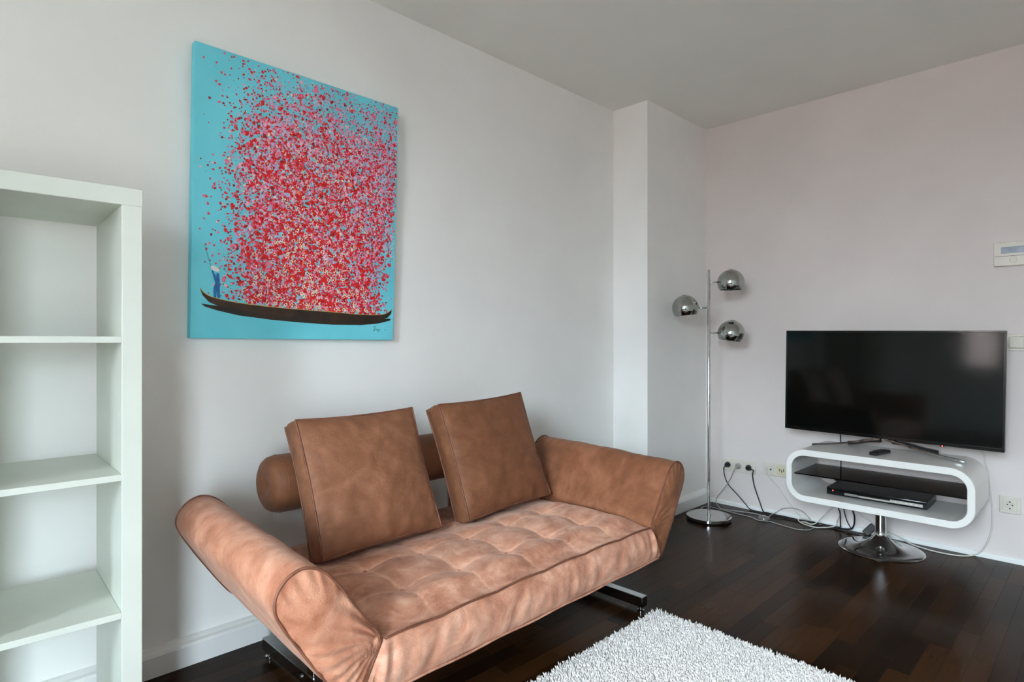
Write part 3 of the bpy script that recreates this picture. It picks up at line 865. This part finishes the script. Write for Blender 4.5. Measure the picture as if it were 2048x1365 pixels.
# ================================================================== FLOOR LAMP
def floor_lamp():
    t = thing('floor_lamp', 'chrome floor lamp with three globe spotlights standing in the corner by the pillar', 'lamp', (3.435, 1.764, 0))
    lathe('base', [(0, 0), (0.112, 0), (0.114, 0.006), (0.131, 0.007), (0.133, 0.009), (0.133, 0.024), (0.131, 0.026), (0, 0.0265)], M['chrome'], t, 72)
    lathe('pole', [(0, 0.026), (0.0085, 0.026), (0.0085, 1.535), (0.0075, 1.537), (0, 1.537)], M['chrome'], t, 24)
    lathe('collar', [(0.0088, 0.0265), (0.014, 0.0265), (0.014, 0.031), (0.0088, 0.033)], M['chrome'], t, 24)
    rt = Vector((math.sin(R(YAW)), -math.cos(R(YAW)), 0))
    for z, sgn, tilt, yawd in ((1.461, 1, 0, 6), (1.302, -1, 6, -4), (1.147, 1, -9, 4)):
        d = Matrix.Rotation(R(yawd), 3, 'Z') @ rt * sgn
        c = d*0.142 + Vector((0, 0, z))
        tube('arm', [d*0.006+Vector((0, 0, z+0.001)), d*0.066+Vector((0, 0, z+0.001))], 0.0055, M['dark_chrome'], t, seg=12, n=2)
        Rs = 0.0805
        prof = [(Rs*math.sin(a), Rs*math.cos(a)) for a in np.linspace(0, math.pi*0.69, 40)]
        prof = [(max(0, r) if i else 0, zz) for i, (r, zz) in enumerate(prof)]
        inner = [((Rs-0.003)*math.sin(a), (Rs-0.003)*math.cos(a)) for a in np.linspace(math.pi*0.69, 0, 30)]
        inner[-1] = (0, Rs-0.003)
        ax = Vector((0, 0, 1)).cross(d)
        mtx = Matrix.Translation(c) @ Matrix.Rotation(R(tilt), 4, rt.cross(Vector((0, 0, 1))))
        s = lathe('lamp_shade', prof+inner, M['dark_chrome'], t, 64, mtx, 50)
        lathe('socket', [(0, -0.02), (0.017, -0.02), (0.019, 0.03), (0.012, 0.055), (0, 0.056)], M['black'], s, 20, mtx)
        lathe('bulb', [(0, -0.036), (0.012, -0.034), (0.020, -0.026), (0.021, -0.020), (0.016, -0.0195), (0, -0.0195)], M['plastic_cream'], s, 20, mtx)
        lathe('vent_cap', [(0.0125, Rs-0.0012), (0.012, Rs+0.0006), (0, Rs+0.0009)], M['hole'], s, 24, mtx)
floor_lamp()

# ================================================================== TELEVISION STAND
SXF, SXB, SY0, SY1, SZ0, SZ1 = 3.375, 3.775, 0.449, 1.280, 0.230, 0.5115
def rrect(y0, y1, z0, z1, r, n=14):
    P = []
    for cy, cz, a0 in ((y1-r, z1-r, 0), (y0+r, z1-r, 90), (y0+r, z0+r, 180), (y1-r, z0+r, 270)):
        for k in range(n+1):
            a = R(a0+90*k/n); P.append((cy+r*math.cos(a), cz+r*math.sin(a)))
    return P
def tv_stand():
    t = thing('tv_stand', 'white rounded loop television stand with smoked shelf on a chrome trumpet foot', 'stand', (3.585, 0.874, 0))
    ox, oy = 3.585, 0.874
    A = rrect(SY0, SY1, SZ0, SZ1, 0.098); th = 0.034
    B = rrect(SY0+th*.88, SY1-th*.88, SZ0+th, SZ1-th, 0.064)
    n = len(A); V = []; F = []
    ch = 0.0025
    def ring(P, x, ins=0.0, sgn=1):
        cy, cz = (SY0+SY1)/2, (SZ0+SZ1)/2
        b = len(V)
        for i, (y, z) in enumerate(P):
            p, q = P[i-1], P[(i+1) % n]; d = Vector((q[0]-p[0], q[1]-p[1])).normalized(); nr = Vector((d.y, -d.x))
            V.append((x-ox, y-ins*sgn*nr.x-oy, z-ins*sgn*nr.y))
        return b
    rs = [ring(A, SXF+ch), ring(A, SXF, ch), ring(B, SXF, ch, -1), ring(B, SXF+ch), ring(B, SXB-ch), ring(B, SXB, ch, -1), ring(A, SXB, ch), ring(A, SXB-ch)]
    for a, b in zip(rs, rs[1:]+rs[:1]):
        for i in range(n): F.append((a+i, a+(i+1) % n, b+(i+1) % n, b+i))
    o = pyobj('cabinet_loop', V, F, M['white_gloss'], t, True)
    bm = bmesh.new(); bm.from_mesh(o.data); bmesh.ops.recalc_face_normals(bm, faces=bm.faces); bm.to_mesh(o.data); bm.free()
    o.data.set_sharp_from_angle(angle=R(30))
    box('glass_shelf', (SXF+0.035-ox, SY0+0.030-oy, 0.368), (SXB-0.02-ox, SY1-0.030-oy, 0.374), M['smoked'], t, 0.001, 1)
    for yy in (SY0+0.036, SY1-0.036):
        for xx in (SXF+0.08, SXB-0.07):
            box('shelf_pin', (xx-0.006-ox, yy-0.007-oy, 0.361), (xx+0.006-ox, yy+0.007-oy, 0.3679), M['chrome'], t, 0.001, 1)
    prof = [(0, 0), (0.196, 0), (0.197, 0.003), (0.194, 0.006), (0.180, 0.0095)]
    for k in range(1, 22):
        s = k/21; r = 0.180*(1-s)**1.0 + 0.027*s
        prof.append((0.180-(0.180-0.029)*s, 0.0095 + 0.072*(s**3.2)))
    prof += [(0.027, 0.092), (0.026, 0.11), (0.026, SZ0-0.008), (0.07, SZ0-0.006), (0.07, SZ0), (0, SZ0)]
    lathe('pedestal', prof, M['chrome'], t, 96, sharp=60)
tv_stand()

# ================================================================== TELEVISION
def television():
    x = 3.570; cy = 0.859; w = 0.992; h = 0.568; zc = 0.869
    t = thing('television', 'black flat-screen television with red standby light on the white stand', 'television', (x, cy, SZ1), (0, 0, 0))
    rl = Matrix.Rotation(R(0.75), 4, 'X')
    mt = Matrix.Translation((0, 0, zc-SZ1)) @ rl
    bz = 0.010
    bm = bmesh.new()
    add_box(bm, (0.006, -w/2, -h/2), (0.030, w/2, h/2), 0.003, 2, mt)
    add_box(bm, (0.030, -w/2+.12, -h/2+.05), (0.062, w/2-.12, h/2-.12), 0.012, 2, mt)
    bmobj('housing', bm, M['black'], t, True)
    bm = bmesh.new()
    add_box(bm, (-0.002, -w/2, h/2-bz), (0.0065, w/2, h/2), 0.0015, 1, mt)
    add_box(bm, (-0.002, -w/2, -h/2), (0.0065, w/2, -h/2+0.017), 0.0015, 1, mt)
    add_box(bm, (-0.002, -w/2, -h/2+.017), (0.0065, -w/2+bz, h/2-bz), 0.0015, 1, mt)
    add_box(bm, (-0.002, w/2-bz, -h/2+.017), (0.0065, w/2, h/2-bz), 0.0015, 1, mt)
    fr = bmobj('bezel', bm, M['black_gloss'], t, True)
    sc_o = box('screen', (0.0005, -w/2+bz, -h/2+0.017), (0.0062, w/2-bz, h/2-bz), M['screen'], t, mtx=mt)
    yl = 0.600-cy
    bm = bmesh.new(); add_box(bm, (-0.006, yl-0.010, -h/2-0.004), (0.004, yl+0.010, -h/2+0.002), 0.001, 1, mt)
    hs = bmobj('standby_sensor', bm, M['black_gloss'], t, True)
    lathe('standby_light', [(0.0026, 0), (0.0024, 0.0012), (0, 0.002)], M['led'], hs, 12, mt @ Matrix.Translation((-0.006, yl, -h/2-0.0005)) @ Matrix.Rotation(R(-90), 4, 'Y'))
    # arched silver front legs meeting in a flat neck; black rear legs
    def leg(name, pts, wd, thk, m):
        path = spline(pts, 8); V = []; F = []
        for i, p in enumerate(path):
            tn = (path[min(i+1, len(path)-1)]-path[max(i-1, 0)]).normalized()
            sd = Vector((0, 0, 1)).cross(tn).normalized()
            s = i/(len(path)-1); ww = wd(s) if callable(wd) else wd
            for a, b in ((-1, 0), (1, 0), (1, 1), (-1, 1)): V.append(p + sd*a*ww/2 + Vector((0, 0, (b-1)*thk)))
        for i in range(len(path)-1):
            for k in range(4): F.append((i*4+k, i*4+(k+1) % 4, i*4+4+(k+1) % 4, i*4+4+k))
        F.append((3, 2, 1, 0)); e = (len(path)-1)*4; F.append((e, e+1, e+2, e+3))
        o = pyobj(name, V, F, m, t)
        bm = bmesh.new(); bm.from_mesh(o.data); bmesh.ops.recalc_face_normals(bm, faces=bm.faces); bm.to_mesh(o.data); bm.free()
        return o
    Z = SZ1
    for sg in (1, -1):
        leg('front_leg', [(0.010, sg*0.008, 0.0775), (0.004, sg*0.05, 0.070), (-0.004, sg*0.13, 0.049), (-0.008, sg*0.25, 0.024), (-0.010, sg*0.345, 0.010)], lambda s: 0.040-0.022*min(1, s*2.2), 0.009, M['leg_metal'])
        leg('rear_leg', [(0.050, sg*0.03, 0.066), (0.09, sg*0.09, 0.054), (0.135, sg*0.155, 0.032), (0.168, sg*0.205, 0.020)], 0.030, 0.0195, M['black'])
    box('neck', (0.004, -0.045, 0.066), (0.060, 0.045, 0.10), M['steel'], t, 0.004, 2)
television()

# ================================================================== DVD PLAYER, REMOTE
def dvd():
    zf = SZ0+0.034
    t = thing('dvd_player', 'slim black disc player with silver strip and red light inside the white stand', 'player', (3.605, 0.882, zf), (0, 0, R(1.0)))
    w = 0.455; d = 0.235; x0 = -0.115
    box('case', (x0+0.012, -w/2, 0.004), (x0+d, w/2, 0.043), M['black'], t, 0.002, 1)
    f = box('front_panel', (x0, -w/2, 0.004), (x0+0.0125, w/2, 0.043), M['black_gloss'], t, 0.004, 2)
    box('control_strip', (x0-0.0015, -w/2+0.018, 0.013), (x0+0.003, -0.070, 0.028), M['silver'], t, 0.001, 1)
    box('disc_tray', (x0-0.0012, -0.070, 0.012), (x0+0.003, 0.075, 0.021), M['silver'], t, 0.0008, 1)
    box('display_window', (x0-0.0010, 0.077, 0.012), (x0+0.003, 0.140, 0.024), M['steel'], t, 0.0008, 1)
    for k in range(5):
        lathe('button', [(0.0035, 0), (0.003, 0.0012), (0, 0.0014)], M['plastic_cream'], t, 12, Matrix.Translation((x0-0.0015, -w/2+0.045+k*0.022, 0.020)) @ Matrix.Rotation(R(-90), 4, 'Y'))
    lathe('power_light', [(0.0024, 0), (0.0022, 0.001), (0, 0.0018)], M['led'], t, 12, Matrix.Translation((x0, w/2-0.032, 0.028)) @ Matrix.Rotation(R(-90), 4, 'Y'))
    for yy in (-w/2+0.04, w/2-0.04):
        for xx in (x0+0.03, x0+d-0.03):
            lathe('foot', [(0, 0), (0.010, 0), (0.010, 0.0045), (0, 0.0045)], M['black'], t, 16, Matrix.Translation((xx, yy, 0)))
    # plug and lead at the back left corner
    box('plug', (x0+d-0.06, w/2-0.005, 0.043), (x0+d-0.012, w/2+0.012, 0.062), M['black'], t, 0.003, 1)
dvd()

def remote():
    t = thing('remote_control', 'small black remote control lying on the white stand under the television', 'remote', (3.522, 0.862, SZ1), (0, 0, R(-12)))
    bm = bmesh.new(); add_box(bm, (-0.075, -0.021, 0), (0.075, 0.021, 0.019), 0.008, 3)
    for v in bm.verts:
        s = 1+0.10*math.cos(v.co.x*30); v.co.y *= s
        if v.co.z > 0.01: v.co.z += 0.003*math.cos(v.co.x*25)
    bmobj('body', bm, M['black'], t, True)
    for i in range(5):
        for j in range(3):
            lathe('button', [(0.0042, 0), (0.0036, 0.0015), (0, 0.0018)], M['hole'], t, 10, Matrix.Translation((-0.045+i*0.019, -0.011+j*0.011, 0.0205)))
remote()

# ================================================================== WALL PLATES on the television wall
def plate_frame(t, w, h, d=0.010):
    bm = bmesh.new(); add_box(bm, (-d, -w/2, -h/2), (0, w/2, h/2), 0.004, 2)
    return bmobj('frame', bm, M['plastic_cream'], t, True)
def schuko(t, yc, earth=True):
    """recessed round mains socket with two pin holes and earth clips"""
    s = box('insert', (-0.0125, yc-0.0275, -0.0275), (-0.009, yc+0.0275, 0.0275), M['plastic_cream'], t, 0.0015, 1)
    mt = Matrix.Translation((-0.0128, yc, 0)) @ Matrix.Rotation(R(-90), 4, 'Y')
    lathe('rim', [(0.0195, -0.0003), (0.0215, 0.0000), (0.0215, 0.0012), (0.0195, 0.0012), (0.0195, -0.0003)], M['plastic_cream_dark'], s, 36, mt)
    lathe('well', [(0, 0.0002), (0.0194, 0.0002), (0.0194, 0.0004), (0, 0.0004)], M['plastic_cream_dark'], s, 36, mt)
    for dy in (-0.0095, 0.0095):
        lathe('pin_hole', [(0, 0.0004), (0.0030, 0.0004), (0.0030, 0.0008), (0, 0.0008)], M['hole'], s, 14, Matrix.Translation((-0.0128, yc+dy, 0.002)) @ Matrix.Rotation(R(-90), 4, 'Y'))
    for dz in (-0.0165, 0.0165):
        box('earth_clip', (-0.0145, yc-0.003, dz-0.0028), (-0.0130, yc+0.003, dz+0.0028), M['hole'], s)
    return s
t = thing('wall_socket', 'single cream wall socket to the right of the white stand', 'socket', (XB, 0.372, 0.285))
plate_frame(t, 0.083, 0.085); schuko(t, 0.0)
t = thing('wall_socket', 'triple cream socket strip with plugs in it behind the chrome lamp', 'socket', (XB, 1.754, 0.272))
plate_frame(t, 0.224, 0.083)
for yc in (0.071, 0.0, -0.071): schuko(t, yc)
def plug(label, m, y, grp=None):
    t = thing('plug', label, 'plug', (XB-0.0140, y, 0.272))
    mt = Matrix.Rotation(R(-90), 4, 'Y')
    lathe('body', [(0, 0), (0.0185, 0), (0.0188, 0.008), (0.016, 0.016), (0.010, 0.028), (0.0, 0.029)], m, t, 28, mt)
    return t
plug('round black plug in the socket nearest the lamp pole', M['black'], 1.754+0.071)
plug('round translucent grey plug in the middle of the triple socket', M['cable_grey'], 1.754)
plug('round black plug in the right end of the triple socket', M['black'], 1.754-0.071)

t = thing('antenna_outlet', 'cream double outlet for antenna and telephone half hidden by the white stand', 'outlet', (XB, 1.516, 0.283))
plate_frame(t, 0.154, 0.080)
s = box('antenna_insert', (-0.0125, 0.009, -0.028), (-0.009, 0.066, 0.028), M['plastic_cream'], t, 0.0015, 1)
for yy, r_ in ((0.052, 0.0095), (0.026, 0.0055)):
    lathe('jack', [(0, 0), (r_, 0), (r_*.95, 0.0016), (0, 0.0018)], M['plastic_cream_dark'] if r_ > .007 else M['hole'], s, 22, Matrix.Translation((-0.0125, yy, 0)) @ Matrix.Rotation(R(-90), 4, 'Y'))
s = box('telephone_insert', (-0.0125, -0.064, -0.027), (-0.009, -0.010, 0.027), M['plastic_yellow'], t, 0.0015, 1)
for k in range(3):
    box('slot', (-0.0132, -0.029-0.012*k-0.0022, -0.009+(0.004 if k != 1 else -0.003)), (-0.0124, -0.029-0.012*k+0.0022, 0.008+(0.004 if k != 1 else -0.003)), M['hole'], s)

t = thing('light_switch', 'cream rocker light switch on the wall right of the television', 'switch', (XB, 0.346, 1.092))
plate_frame(t, 0.083, 0.083)
s = box('surround', (-0.0125, -0.031, -0.031), (-0.009, 0.031, 0.031), M['plastic_cream_dark'], t, 0.004, 2)
bm = bmesh.new(); add_box(bm, (-0.0165, -0.028, -0.028), (-0.011, 0.028, 0.028), 0.004, 2, Matrix.Rotation(R(2.5), 4, 'Y'))
bmobj('rocker', bm, noisy('switch_gloss', lin(214, 208, 196), lin(220, 214, 202), 20, 0.15), t, True)

t = thing('thermostat', 'cream wall control panel with a glassy display above the light switch', 'thermostat', (XB, 0.362, 1.531))
bm = bmesh.new(); add_box(bm, (-0.022, -0.072, -0.060), (0, 0.072, 0.060), 0.004, 2); bmobj('housing', bm, M['plastic_cream'], t, True)
box('display', (-0.0235, -0.062, 0.001), (-0.021, 0.043, 0.034), M['lcd'], t, 0.0008, 1)
box('seam_line', (-0.0226, -0.067, -0.0125), (-0.0215, 0.067, -0.0108), M['hole'], t)
box('top_seam', (-0.0226, -0.067, 0.0480), (-0.0215, 0.067, 0.0490), M['plastic_cream_dark'], t)
box('indicator', (-0.0230, -0.012, 0.0508), (-0.0215, 0.008, 0.0538), M['trim'], t)
kb = lathe('dial', [(0.016, 0), (0.0165, 0.002), (0.0135, 0.003), (0.013, 0.0015), (0, 0.0018)], M['plastic_cream_dark'], t, 36, Matrix.Translation((-0.022, -0.004, -0.032)) @ Matrix.Rotation(R(-90), 4, 'Y'))

# ================================================================== CABLES
def cable(name, label, pts, r, m, n=10):
    o = tube(name, pts, r, m, None, 8, n)
    return tag(o, label, 'cable')
cable('cable', 'black cable hanging from the left plug of the triple socket to the floor', [(3.792, 1.828, 0.268), (3.786, 1.838, 0.250), (3.812, 1.844, 0.193), (3.815, 1.819, 0.138), (3.812, 1.752, 0.080), (3.806, 1.697, 0.032), (3.802, 1.660, 0.006), (3.800, 1.581, 0.005), (3.795, 1.535, 0.005), (3.805, 1.470, 0.006), (3.800, 1.395, 0.006), (3.79, 1.32, 0.006)], 0.0032, M['cable_black'])
cable('cable', 'thin grey cable looping from the middle plug to the clear foot switch', [(3.792, 1.752, 0.268), (3.784, 1.763, 0.255), (3.812, 1.819, 0.154), (3.812, 1.870, 0.080), (3.800, 1.892, 0.045), (3.760, 1.880, 0.018), (3.705, 1.826, 0.005), (3.690, 1.782, 0.005), (3.705, 1.729, 0.005), (3.730, 1.649, 0.005), (3.735, 1.580, 0.005), (3.690, 1.545, 0.010)], 0.0026, M['cable_grey'])
cable('cable', 'black cable hanging from the right plug of the triple socket to the floor', [(3.792, 1.680, 0.270), (3.784, 1.640, 0.268), (3.800, 1.648, 0.250), (3.814, 1.656, 0.222), (3.814, 1.645, 0.160), (3.812, 1.612, 0.071), (3.806, 1.585, 0.012), (3.788, 1.550, 0.0115), (3.780, 1.491, 0.012), (3.775, 1.430, 0.006), (3.765, 1.326, 0.006), (3.76, 1.22, 0.006)], 0.0036, M['cable_black'])
cable('cable', 'white antenna cable running down the wall from the double outlet', [(3.810, 1.565, 0.283), (3.800, 1.562, 0.262), (3.816, 1.552, 0.235), (3.816, 1.487, 0.170), (3.816, 1.428, 0.090), (3.808, 1.361, 0.026), (3.780, 1.325, 0.010), (3.755, 1.300, 0.006)], 0.0028, M['cable_white'])
cable('cable', 'grey cable arching up the wall from the foot switch to the white coil', [(3.690, 1.505, 0.012), (3.745, 1.510, 0.016), (3.795, 1.495, 0.026), (3.808, 1.462, 0.052), (3.808, 1.403, 0.067), (3.808, 1.347, 0.058), (3.800, 1.309, 0.032), (3.775, 1.285, 0.012)], 0.0026, M['cable_grey'])
cable('cable', 'thin grey cable on the floor from behind the lamp base past the switch', [(3.560, 1.800, 0.004), (3.600, 1.900, 0.004), (3.680, 1.900, 0.004), (3.672, 1.790, 0.004), (3.660, 1.685, 0.004), (3.650, 1.590, 0.004), (3.620, 1.540, 0.004), (3.640, 1.470, 0.004), (3.625, 1.415, 0.004), (3.612, 1.354, 0.004), (3.606, 1.300, 0.004), (3.640, 1.252, 0.004), (3.700, 1.245, 0.004)], 0.0024, M['cable_grey'])
cable('cable', 'white coiled cable lying on the floor under the left end of the stand', [(3.79, 1.230, 0.008), (3.780, 1.272, 0.018), (3.785, 1.330, 0.022), (3.786, 1.362, 0.010), (3.739, 1.326, 0.006), (3.712, 1.250, 0.006), (3.735, 1.207, 0.007), (3.770, 1.175, 0.010), (3.780, 1.149, 0.022), (3.770, 1.141, 0.050), (3.740, 1.12, 0.09), (3.70, 1.10, 0.15), (3.68, 1.095, 0.226)], 0.0034, M['cable_white'])
cable('cable', 'white cable slanting from under the stand into the tangle on the floor', [(3.700, 1.120, 0.228), (3.700, 1.130, 0.165), (3.715, 1.175, 0.110), (3.740, 1.240, 0.030), (3.730, 1.268, 0.014), (3.745, 1.304, 0.014), (3.760, 1.335, 0.008)], 0.0034, M['cable_white'])
cable('cable', 'black cable dropping from the stand bottom, the left one of the two', [(3.660, 1.120, 0.229), (3.660, 1.104, 0.165), (3.700, 1.104, 0.118), (3.760, 1.120, 0.040), (3.775, 1.129, 0.018), (3.780, 1.186, 0.014), (3.775, 1.271, 0.016), (3.77, 1.34, 0.014)], 0.0034, M['cable_black'])
cable('cable', 'black cable curving down from the stand bottom nearer the chrome column', [(3.660, 1.046, 0.229), (3.660, 1.040, 0.190), (3.700, 1.030, 0.112), (3.765, 1.06, 0.030), (3.785, 1.119, 0.009), (3.788, 1.167, 0.007), (3.790, 1.244, 0.006), (3.795, 1.290, 0.008)], 0.0042, M['cable_black'])
cable('cable', 'black television lead running down the wall behind the white stand', [(3.640, 1.136, 0.640), (3.730, 1.134, 0.610), (3.796, 1.133, 0.560), (3.800, 1.131, 0.478), (3.800, 1.130, 0.407), (3.800, 1.128, 0.294), (3.800, 1.12, 0.16), (3.802, 1.10, 0.06), (3.800, 1.07, 0.010)], 0.0032, M['cable_black'])
cable('cable', 'long white cable looping down the wall right of the stand onto the floor', [(3.640, 0.500, 0.640), (3.760, 0.490, 0.600), (3.808, 0.477, 0.539), (3.812, 0.460, 0.448), (3.816, 0.444, 0.298), (3.816, 0.440, 0.183), (3.814, 0.457, 0.091), (3.808, 0.487, 0.029), (3.790, 0.521, 0.006), (3.742, 0.576, 0.005), (3.735, 0.668, 0.005), (3.770, 0.770, 0.006), (3.800, 0.834, 0.022), (3.808, 0.892, 0.039), (3.812, 1.017, 0.092), (3.812, 1.10, 0.15)], 0.0033, M['cable_white'])
t = thing('foot_switch', 'clear plastic round cable switch on the floor by the television wall', 'switch', (3.673, 1.524, 0.0))
lathe('body', [(0, 0.0002), (0.030, 0.0002), (0.034, 0.006), (0.032, 0.013), (0.022, 0.019), (0, 0.021)], M['clear_plastic'], t, 32)
lathe('button', [(0, 0.0205), (0.010, 0.0205), (0.010, 0.025), (0, 0.026)], M['cable_grey'], t, 20)

t = thing('power_adapter', 'black power adapter block leaning on the wall behind the chrome foot', 'adapter', (3.772, 1.005, 0.0))
mt = Matrix.Rotation(R(38), 4, 'X') @ Matrix.Rotation(R(8), 4, 'Y')
box('body', (-0.015, -0.019, 0.014), (0.015, 0.019, 0.080), M['black'], t, 0.004, 2, mt)
tube('lead', [(0, 0.006, 0.012), (-0.004, 0.03, 0.005), (-0.010, 0.09, 0.004), (0.0, 0.16, 0.004)], 0.003, M['cable_black'], t)

# across the street: the red facade that the television mirrors through the window
def facade():
    t = thing('building', 'reddish plastered house across the street, mirrored in the television', 'building', (-13.0, 0, -6.0))
    wl = noisy('red_plaster', lin(150, 130, 126), lin(160, 140, 135), 3, 0.9)
    bm = bmesh.new(); add_box(bm, (-4, -16, 0), (0, 16, 8.6)); bmobj('wall', bm, wl, t)
    bm = bmesh.new(); add_box(bm, (-4.3, -16.2, 8.6), (0.3, 16.2, 8.9)); bmobj('roof', bm, M['trim'], t)
    for k in range(9):
        for j in range(2):
            y = -14+3.4*k; z = 1.6+3.4*j
            w = box('window', (0, y, z), (0.06, y+1.3, z+1.9), M['trim'], t)
            box('pane', (0.06, y+0.1, z+0.1), (0.07, y+1.2, z+1.8), M['black_gloss'], w)
facade()
